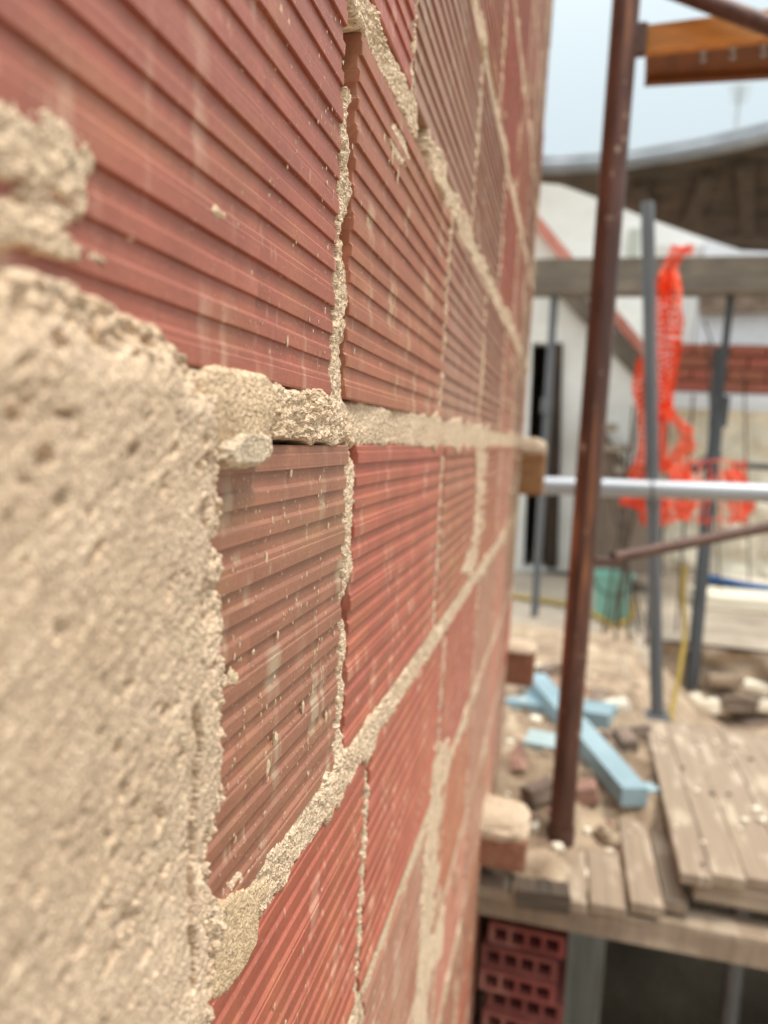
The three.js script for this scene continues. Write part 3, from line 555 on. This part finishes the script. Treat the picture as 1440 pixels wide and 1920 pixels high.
{
  const h = thing('orange_plank', 'orange varnished scaffold plank fixed to the brown pole', 'plank');
  const y0 = at(1212, 98, 1.62).y, y1 = at(1206, 47, 1.62).y, f = (x, py) => onFloor(x, py, y0), up = (p) => V(p.x, y1, p.z);
  const a = f(1210, 98), b = f(1560, 57), c = f(1560, 143), d = f(1208, 163);
  const inner = (p, q, t) => p.clone().lerp(q, t);
  part('face_board', hexa([a, b, inner(b, c, 0.12), inner(a, d, 0.12), up(a), up(b), up(inner(b, c, 0.12)), up(inner(a, d, 0.12))]), M.orangeWood, h);
  const li = (p, dy) => V(p.x, p.y + dy, p.z);
  part('deck_board', hexa([li(inner(a, d, 0.121), 0.012), li(inner(b, c, 0.121), 0.012), li(inner(b, c, 0.88), 0.012), li(inner(a, d, 0.88), 0.012), li(inner(a, d, 0.121), 0.045), li(inner(b, c, 0.121), 0.045), li(inner(b, c, 0.88), 0.045), li(inner(a, d, 0.88), 0.045)]), M.orangeDeckShade, h);
  part('back_board', hexa([inner(a, d, 0.881), inner(b, c, 0.881), c, d, up(inner(a, d, 0.881)), up(inner(b, c, 0.881)), up(c), up(d)]), M.orangeDeckShade, h);
  const drop = new THREE.SphereGeometry(0.0058, 14, 10);
  for (const [x, py] of [[1318, 97], [1318, 110], [1374, 91], [1374, 105], [1431, 86], [1431, 100]]) { const p = f(x, py); const o = part('rivet', drop, M.zinc, h); o.position.set(p.x, p.y - (py % 2 ? 0.001 : 0.001), p.z); }
}
// ================================================================== ORANGE NETTING
{
  const h = thing('orange_safety_net', 'torn orange plastic safety netting hanging twisted beside the steel prop', 'netting');
  const strip = (list, k) => {                         // [px, py, half width px, depth]; a crumpled flat band
    const n = 66, m = 13, P = [], I = [], c = new THREE.CatmullRomCurve3(list.map(([x, y, w, z]) => at(x, y, z))), W = list.map(([, , w, z]) => 1.6 * w * z / FPX);
    for (let i = 0; i <= n; i++) {
      const t = i / n, p = c.getPoint(t), f = t * (W.length - 1), q = Math.min(W.length - 2, Math.floor(f)), w = mix(W[q], W[q + 1], f - q), tw = 1.1 * vnoise(t * 5, k, 720) + k;
      for (let j = 0; j <= m; j++) { const u = j / m * 2 - 1, fold = 0.45 * w * Math.sin(u * 5 + tw * 3 + t * 7) + 0.3 * w * vnoise(t * 16, u * 2 + k * 7, 721); P.push(p.x + w * u * (0.9 + 0.2 * vnoise(t * 8, k, 722)), p.y + 0.15 * w * vnoise(t * 20, u, 723), p.z + fold); }
    }
    for (let i = 0; i < n; i++) for (let j = 0; j < m; j++) { if (i % 3 === 1 && j % 3 !== 0 ) continue; const a = i * (m + 1) + j; I.push(a, a + 1, a + m + 2, a, a + m + 2, a + m + 1); }
    const g = new THREE.BufferGeometry(); g.setAttribute('position', new THREE.Float32BufferAttribute(P, 3)); g.setAttribute('uv', new THREE.Float32BufferAttribute(new Float32Array(P.length / 3 * 2), 2)); g.setIndex(I); g.computeVertexNormals(); return g;
  };
  [
    [[1290, 478, 5, 2.34], [1280, 462, 11, 2.34], [1268, 475, 9, 2.34], [1258, 500, 9, 2.34], [1248, 540, 15, 2.32]],
    [[1256, 505, 12, 2.32], [1258, 560, 14, 2.32], [1262, 620, 9, 2.32], [1258, 690, 8, 2.32], [1250, 740, 10, 2.31], [1243, 790, 10, 2.31]],
    [[1248, 530, 10, 2.33], [1240, 600, 8, 2.33], [1233, 660, 8, 2.33], [1240, 720, 9, 2.33], [1247, 770, 10, 2.33]],
    [[1244, 770, 12, 2.30], [1264, 785, 9, 2.30], [1286, 808, 9, 2.30], [1284, 840, 10, 2.30], [1262, 862, 9, 2.30], [1244, 880, 8, 2.30]],
    [[1240, 780, 6, 2.32], [1239, 830, 7, 2.32], [1240, 885, 8, 2.32]],
    [[1207, 670, 7, 2.31], [1203, 720, 12, 2.31], [1208, 770, 8, 2.31], [1206, 820, 5, 2.31], [1204, 850, 7, 2.31], [1198, 890, 13, 2.31], [1205, 920, 9, 2.31]],
    [[1180, 925, 9, 2.34], [1178, 945, 12, 2.34], [1190, 952, 5, 2.34]],
    [[1206, 930, 9, 2.34], [1210, 960, 10, 2.34], [1212, 985, 5, 2.34]],
    [[1238, 930, 9, 2.36], [1244, 955, 10, 2.36], [1240, 985, 6, 2.36]],
    [[1270, 870, 12, 2.5], [1282, 920, 14, 2.5], [1278, 975, 12, 2.5]],
    [[1370, 880, 10, 2.5], [1390, 930, 14, 2.5], [1385, 980, 9, 2.5]],
  ].forEach((l, i) => part('strip', strip(l, i * 1.7), M.net, h));
  const g = [];
  for (let i = 0; i < 9; i++) g.push(pathG([0, 1, 2, 3, 4].map((j) => at(1262 + i * 17 + 6 * vnoise(j, i, 730), 868 + j * 29 - 8 * Math.sin(i), 2.52 + 0.02 * vnoise(j * 2, i, 731))), 0.0028, 20, 6));
  for (let j = 0; j < 5; j++) g.push(pathG([0, 1, 2, 3, 4, 5].map((i) => at(1260 + i * 28, 872 + j * 25 + 9 * vnoise(i, j, 732) - i, 2.52 + 0.02 * vnoise(i * 2, j, 733))), 0.0024, 24, 6));
  const o = part('mesh_panel', mergeGeometries(g), M.net, h); o.userData.kind = 'stuff';
}
// ================================================================== PLATFORM
const plank = (x0, x1, zf, zb, y, t, k, label, shift = 0) => {
  const g = boxG(x1 - x0, t, zb - zf, 0.003); const u = g.attributes.uv, p = g.attributes.position;
  for (let i = 0; i < u.count; i++) u.setXY(i, p.getX(i) / 0.1 + k * 0.37, p.getZ(i) / 0.8 + k * 0.21);
  g.rotateY(-shift); g.translate((x0 + x1) / 2, y - t / 2, -(zf + zb) / 2);
  return single('plank', g, boardMats[k % 3], label, 'plank', 'scaffold planks');
};
[[-0.01, 0.058, 1.375, 2.34], [0.064, 0.128, 1.385, 2.34], [0.134, 0.204, 1.383, 2.34], [0.21, 0.276, 1.392, 2.34]].forEach(([a, b, f, e], i) => plank(a, b, f, e, 0.198 - 0.001 * (i % 2), 0.022, i, `dusty platform plank buried under rubble, ${['first', 'second', 'third', 'fourth'][i]} from the brick wall`));
plank(0.282, 0.343, 1.395, 2.2, 0.212, 0.024, 5, 'bare plank between the rubble and the raised plank panel');
plank(0.347, 0.390, 1.43, 2.2, 0.205, 0.022, 1, 'narrow plank tight against the raised plank panel');
[[0.377, 0.4325], [0.434, 0.4945], [0.496, 0.5775], [0.579, 0.6625], [0.664, 0.7535], [0.755, 0.8435], [0.845, 0.935]].forEach(([a, b], i) => plank(a, b, 1.418 + 0.006 * (i % 3) + 0.006 * i, 2.235, 0.272 + 0.0012 * (i % 2), 0.022, i + 1, `pale plank of the raised panel, ${['first', 'second', 'third', 'fourth', 'fifth', 'sixth', 'seventh'][i]} from the rubble`, 0.022));
for (let i = 0; i < 11; i++) plank(0.94 + i * 0.15, 1.085 + i * 0.15, 1.45, 2.235, 0.272 + 0.0012 * (i % 2), 0.022, i, 'unseen broad plank added past the raised panel to keep sky light out of the pit');  // out of view, added to shut sky light out of the pit
single('timber_joist', boxG(2.2, 0.045, 0.05, 0.004).translate(1.5, 0.2275, -1.47), boardMats[2], 'timber joist under the front of the raised plank panel', 'joist');
single('timber_joist', boxG(2.2, 0.045, 0.05, 0.004).translate(1.5, 0.2275, -2.15), boardMats[2], 'timber joist under the back of the raised plank panel', 'joist');
{
  const a = at(890, 1702, 1.43), b = at(1440, 1722, 1.43), y = 0.174;
  single('timber_ledger', hexa([V(-0.02, y - 0.055, -1.41), V(2.6, y - 0.055, -1.41), V(2.6, y - 0.055, -1.47), V(-0.02, y - 0.055, -1.47), V(-0.02, y, -1.41), V(2.6, y, -1.41), V(2.6, y, -1.47), V(-0.02, y, -1.47)]), boardMats[1], 'long timber ledger carrying the platform planks over the basement', 'beam');
  single('timber_ledger', boxG(2.6, 0.055, 0.06, 0.004).translate(1.28, 0.1465, -2.2), boardMats[1], 'timber ledger carrying the back ends of the platform planks', 'beam');
}
single('basement_post', tubeG(V(at(1378, 1800, 1.62).x, -0.45, -1.62), V(at(1378, 1800, 1.62).x, 0.118, -1.62), 0.019), M.greySteel, 'grey steel post in the dark basement under the platform', 'post');
single('basement_pier', boxG(0.14, 2.1, 0.14, 0.006).translate(at(1092, 1820, 2.62).x, -1.0, -2.66), M.concrete, 'dark concrete pier beside the stack of hollow bricks', 'pier');
// ---- hollow bricks stacked under the platform
{
  const w = 0.155, hh = 0.046, L = 0.26, r = new THREE.Shape([[0, 0], [w, 0], [w, hh], [0, hh]].map(([x, y]) => new THREE.Vector2(x, y)));
  for (let i = 0; i < 4; i++) { const x = 0.013 + i * 0.0345, y = 0.010; r.holes.push(new THREE.Path([[x, y], [x + 0.0255, y], [x + 0.0255, y + 0.026], [x, y + 0.026]].map(([a, b]) => new THREE.Vector2(a, b)))); }
  const g = new THREE.ExtrudeGeometry(r, { depth: L, bevelEnabled: true, bevelSize: 0.0015, bevelThickness: 0.0015, bevelOffset: -0.0015, bevelSegments: 1 }); g.translate(0, 0, -L);
  const rows = 11, x0 = at(903, 1770, 1.47).x;
  for (let i = 0; i < rows; i++) {
    const o = single('hollow_brick', g, M.hollow[i & 1], `red hollow brick with square holes, ${['lowest', 'second', 'third', 'fourth', 'fifth', 'sixth', 'seventh', 'eighth', 'ninth', 'tenth', 'topmost'][i]} ${i && i < 10 ? 'from the floor ' : ''}in the stack`, 'brick', 'hollow bricks stacked under the platform');
    o.position.set(x0 + 0.006 * ((i * 5) % 4) - (i === rows - 2 ? 0.006 : 0), -0.45 + i * 0.0468, -1.475 + 0.004 * ((i * 3) % 5)); o.rotation.y = 0.04 * (hash(i, 1, 740) - 0.5) - 0.05;
  }
}
// ================================================================== RUBBLE, FOAM, CLUTTER
const heapY = (x, z) => 0.205 + 0.05 * smooth(1.5, 2.0, z) - 0.17 * smooth(2.4, 3.4, z) + 0.045 * fbm(x * 9, z * 9, 4, 750) - 0.05 * smooth(0.24, 0.30, x) * (1 - smooth(1.62, 1.8, z)) ;
{
  const n = 120, m = 200, g = new THREE.PlaneGeometry(1, 1, n, m), p = g.attributes.position, u = g.attributes.uv;
  for (let i = 0; i < p.count; i++) { const x = -0.5 + (p.getX(i) + 0.5) * 0.92, z = 1.425 + (p.getY(i) + 0.5) * 2.195, e = Math.min((x + 0.5) / 0.05, (0.42 - x) / 0.04, (3.62 - z) / 0.05); p.setXYZ(i, x, Math.max(heapY(x, z) + 0.012 * (0.5 - worley(x * 22, z * 22, 752)), 0.19) - (1 - smooth(0, 1, e)) * 0.07 - (1 - smooth(0, 0.03, z - 1.425)) * 0.02, -z); u.setXY(i, x / 0.5, z / 0.5); }
  g.computeVertexNormals();
  const o = part('rubble_heap', g, M.dirt, scene); o.userData = { kind: 'stuff', label: 'heap of dirt and crushed rubble lying on the platform', category: 'rubble' };
}
{ // the dirt runs on beyond the plank panel and down to the cut bank; widened to stop sky light leaking under the platform
  const g = new THREE.PlaneGeometry(1, 1, 90, 120), p = g.attributes.position, u = g.attributes.uv;
  for (let i = 0; i < p.count; i++) { const x = 0.38 + (p.getX(i) + 0.5) * 2.22, z = 2.25 + (p.getY(i) + 0.5) * 2.1; p.setXYZ(i, x, 0.13 - 0.10 * smooth(2.4, 3.4, z) - 0.42 * smooth(0.45, 1.1, x) + 0.04 * fbm(x * 6, z * 6, 4, 754) + 0.015 * (0.5 - worley(x * 16, z * 16, 755)), -z); u.setXY(i, x / 0.5, z / 0.5); }
  g.computeVertexNormals(); struct('dirt_slope', g, M.dirt);
}
const foamBar = (p, q, w, t, m, label) => single('foam_offcut', barG(p, q, w, t), m, label, 'foam', 'blue foam offcuts');
foamBar(onFloor(1004, 1262, 0.315), onFloor(1192, 1478, 0.285), 0.062, 0.045, M.foam, 'long pale blue foam offcut lying slantwise behind the brown pole');
foamBar(onFloor(958, 1304, 0.262), onFloor(1150, 1330, 0.292), 0.11, 0.05, M.foam, 'wide pale blue foam offcut crossing under the long one');
foamBar(onFloor(988, 1378, 0.268), onFloor(1062, 1392, 0.268), 0.10, 0.04, M.foamPale, 'short whitish foam block beside the pink brick shard');
foamBar(onFloor(1206, 1468, 0.262), onFloor(1226, 1482, 0.262), 0.04, 0.04, M.foam, 'small crumbled bit of blue foam next to the plank panel');
const lump = (k, sx, sy, sz) => { const g = new THREE.IcosahedronGeometry(1, 3), p = g.attributes.position; for (let i = 0; i < p.count; i++) { const v = [p.getX(i), p.getY(i), p.getZ(i)], n = 0.82 + 0.3 * fbm(v[0] * 1.6 + k * 3.1, v[1] * 1.6 + v[2] * 2.2, 3, 760 + k); p.setXYZ(i, Math.sign(v[0]) * Math.pow(Math.abs(v[0]), 0.6) * n * sx, Math.sign(v[1]) * Math.pow(Math.abs(v[1]), 0.6) * n * sy, Math.sign(v[2]) * Math.pow(Math.abs(v[2]), 0.6) * n * sz); } g.computeVertexNormals(); return g; };
const shardG = new THREE.ConeGeometry(1.1, 1.5, 3, 1); shardG.scale(1, 1, 0.55);
const lumps = [0, 1, 2, 3].map((k) => lump(k, 1, 0.6, 0.85));
const put = (name, px, py, size, k, m, label, category, group, ry = 0) => { const q = onFloor(px, py, 0.23), y = -q.z > 1.45 && q.x < 0.42 ? heapY(q.x, -q.z) : 0.2, o = single(name, lumps[k % 4], m, label, category, group); o.position.set(q.x, y + size * 0.3, q.z); o.scale.setScalar(size); o.rotation.set(0.3 * Math.sin(k * 3), ry + k, 0.3 * Math.cos(k * 5)); return o; };
{ const o = put('brick_shard', 972, 1440, 0.05, 1, M.shard, 'pink triangular brick shard leaning in the dirt by the wall', 'brick shard'); o.geometry = shardG; o.rotation.set(-0.5, 0.3, 0.1); }
put('mortar_lump', 1140, 1552, 0.036, 2, M.dirt, 'pale lump of mortar beside the foot of the brown pole', 'mortar lump');
put('mortar_lump', 1092, 1600, 0.022, 3, M.cream, 'small cream block touching the bare plank', 'mortar lump');
put('stone', 1152, 1350, 0.05, 0, M.cream, 'rounded cream stone beyond the blue foam', 'stone');
single('timber_offcut', barG(onFloor(968, 1655, 0.238), onFloor(1068, 1668, 0.238), 0.045, 0.035), M.darkWood, 'dark timber offcut lying at the front of the platform', 'timber');
for (let i = 0; i < 110; i++) { const x = 0.0 + 0.30 * rnd(), z = 1.45 + 1.6 * rnd(), s = 0.008 + 0.03 * rnd() * rnd() * rnd(), o = single('rubble_piece', lumps[i % 4], [M.dirt, M.cream, M.shard, M.stair][i % 4], ['small tan clod of dirt on the rubble heap', 'small cream chip of mortar on the rubble heap', 'small pink chip of brick on the rubble heap', 'small brown clod on the rubble heap'][i % 4], 'rubble', ['tan clods', 'cream chips', 'pink chips', 'brown clods'][i % 4] + ' on the rubble heap'); o.position.set(x, heapY(x, z) + s * 0.25, -z); o.scale.setScalar(s); o.rotation.y = i; }
for (let i = 0; i < 40; i++) { const x = 0.285 + 0.38 * rnd(), z = 1.44 + 0.7 * rnd(), s = 0.004 + 0.008 * rnd() * rnd(), y = x < 0.378 ? (x < 0.345 ? 0.212 : 0.205) : 0.273, o = single('mortar_crumb', lumps[i % 4], [M.cream, M.stair][i % 2], ['pale crumb of mortar dropped on the planks', 'brown crumb of dirt dropped on the planks'][i % 2], 'crumb', ['pale', 'brown'][i % 2] + ' crumbs on the planks'); o.position.set(x, y + s * 0.45, -z); o.scale.setScalar(s); o.rotation.y = i; }
// broken brick ends and stones
[[1085, 1500, 0.04], [1168, 1432, 0.034], [1010, 1520, 0.036], [960, 1540, 0.04], [1120, 1330, 0.04], [1195, 1400, 0.03], [1175, 1580, 0.024], [1030, 1250, 0.04]].forEach(([x, y, s], i) => { const q = onFloor(x, y, 0.22), o = single('broken_brick', boxG(2.2, 1.1, 1.3, 0.12), i % 3 ? M.stair : M.shard, i % 3 ? 'dusty brown broken brick lying in the rubble heap' : 'dusty pink broken brick lying in the rubble heap', 'broken brick', i % 3 ? 'brown broken bricks' : 'pink broken bricks'); o.scale.setScalar(s); o.position.set(q.x, heapY(q.x, -q.z) + s * 0.35, q.z); o.rotation.set(0.3 * Math.sin(i * 2.3), i * 1.9, 0.35 * Math.cos(i * 1.7)); });
// stones bedded in the cut bank
for (let i = 0; i < 26; i++) { const x = 0.72 + 1.3 * hash(i, 1, 770), y = -0.06 - 0.5 * hash(i, 2, 770), s = 0.05 + 0.06 * hash(i, 3, 770), o = single('bank_stone', lumps[i % 4], [M.stair, M.earth, M.cream][i % 3], ['brown stone bedded in the earth bank of the pit', 'tan stone bedded in the earth bank of the pit', 'cream stone bedded in the earth bank of the pit'][i % 3], 'stone', ['brown', 'tan', 'cream'][i % 3] + ' stones in the bank'); o.position.set(x, y, -4.26); o.scale.set(s * 1.3, s, s * 0.7); o.rotation.z = 0.4 * (hash(i, 4, 770) - 0.5); }
// ground clutter between the platform and the house
{
  const h = thing('bucket', 'pale teal plastic bucket standing on the concrete beside the yellow hose', 'bucket'), q = onFloor(1144, 1160, 0);
  part('body', new THREE.LatheGeometry([[0, 0.004], [0.09, 0.004], [0.095, 0.012], [0.118, 0.27], [0.126, 0.272], [0.126, 0.29], [0.118, 0.29], [0.092, 0.02], [0, 0.02]].map(([x, y]) => new THREE.Vector2(x, y)), 36).translate(q.x, q.y, q.z), M.teal, h);
  part('handle', pathG([0, 1, 2, 3, 4].map((i) => V(q.x - 0.126 * Math.cos(i / 4 * Math.PI), 0.27 - 0.10 * Math.sin(i / 4 * Math.PI), q.z + 0.12 * Math.sin(i / 4 * Math.PI))), 0.004), M.darkSteel, h);
}
single('yellow_hose', pathG([[930, 1112], [975, 1120], [1020, 1126], [1070, 1135], [1110, 1150], [1150, 1172], [1180, 1160], [1190, 1120]].map(([x, y]) => onFloor(x, y, 0.02)), 0.016), M.yellow, 'yellow hose lying across the concrete towards the bucket', 'hose');
single('yellow_hose', pathG([[1283, 1060, 2.6], [1280, 1120, 2.6], [1284, 1180, 2.6], [1276, 1250, 2.55], [1264, 1310, 2.5], [1258, 1352, 2.45]].map(([x, y, z]) => at(x, y, z)), 0.008), M.yellow, 'yellow hose hanging beside the steel prop', 'hose');
single('blue_pipe', pathG([[1325, 1085], [1360, 1092], [1400, 1100], [1450, 1106], [1520, 1110]].map(([x, y]) => onFloor(x, y, 0.04)), 0.04), M.blue, 'blue pipe lying on the ground before the stonework', 'pipe');
for (const [x, y, w, d, hh, yaw, l] of [[1410, 1150, 0.9, 0.35, 0.10, 0.05, 'long pale kerb slab at the edge of the pit'], [1420, 1108, 0.7, 0.3, 0.05, -0.08, 'thin pale slab lying beside the blue pipe']]) { const q = onFloor(x, y, 0), o = single('stone_slab', boxG(w, hh, d, 0.012), M.cream, l, 'slab'); o.position.set(q.x + 0.1, hh / 2 + 0.002, q.z - d / 2); o.rotation.y = yaw; }
for (const [x, y, s, k] of [[1372, 1062, 0.24, 0], [1420, 1050, 0.30, 1], [1460, 1070, 0.26, 2]]) { const q = onFloor(x, y, 0), o = single('sand_sack', lumps[k], M.cream, 'plump cream sack lying at the foot of the stonework', 'sack', 'cream sacks by the stonework'); o.position.set(q.x, s * 0.42, q.z); o.scale.setScalar(s); o.rotation.y = k; }
{ const q = onFloor(1128, 1270, 0); const o = single('concrete_slab_piece', boxG(0.2, 0.05, 0.28, 0.006), M.concrete, 'pale broken slab piece between the rods and the rubble', 'slab'); const z = -3.25; o.position.set(at(1126, 1262, 3.25).x, heapY(at(1126, 1262, 3.25).x, 3.25) + 0.03, z); }
// reinforcing rods standing up out of the slab
[[1208, 700, 1126, 1215], [1188, 760, 1152, 1222], [1216, 640, 1160, 1180], [1170, 830, 1180, 1205], [1150, 880, 1198, 1190], [1245, 760, 1210, 1212], [1262, 640, 1232, 1195], [1325, 640, 1352, 1130], [1135, 900, 1205, 1165], [1300, 740, 1268, 1185], [1222, 820, 1138, 1195], [1395, 700, 1405, 1100]].forEach(([a, b, c, d]) => { const q = onFloor(c, d, 0.0); single('reinforcing_rod', tubeG(q, at(a, b, -q.z - 0.05), 0.0065, 8), M.rebar, 'thin rusty reinforcing rod standing up from the concrete slab', 'rod', 'reinforcing rods'); });
single('diagonal_wire', tubeG(at(1320, 600, 5.2), at(1350, 690, 5.2), 0.006, 8), M.darkSteel, 'thin dark wire slanting beside the telescopic prop', 'wire');
single('far_rail', tubeG(at(1375, 872, 5.5), at(1600, 884, 5.5), 0.02, 12), M.darkSteel, 'dark horizontal tube in front of the cream stonework', 'rail');
// aerial on a roof far behind
{
  const h = thing('roof_aerial', 'faint television aerial rising above the canopy against the sky', 'aerial'), z = 24, y0 = at(1384, 262, z).y;
  const x = at(1384, 200, z).x, y1 = at(1384, 158, z).y, gm = mat({ color: 0xb4bcc0, roughness: 0.6 });
  part('mast', tubeG(V(x, 0, -z), V(x, y1, -z), 0.045, 10), gm, h);
  for (let i = 0; i < 6; i++) part('rod', tubeG(V(x - 0.3 + 0.02 * i, y1 - 0.06 - i * 0.09, -z + 0.05), V(x + 0.3 - 0.02 * i, y1 - 0.06 - i * 0.09, -z + 0.05), 0.02, 8), gm, h);
}
renderer.render(scene, camera);
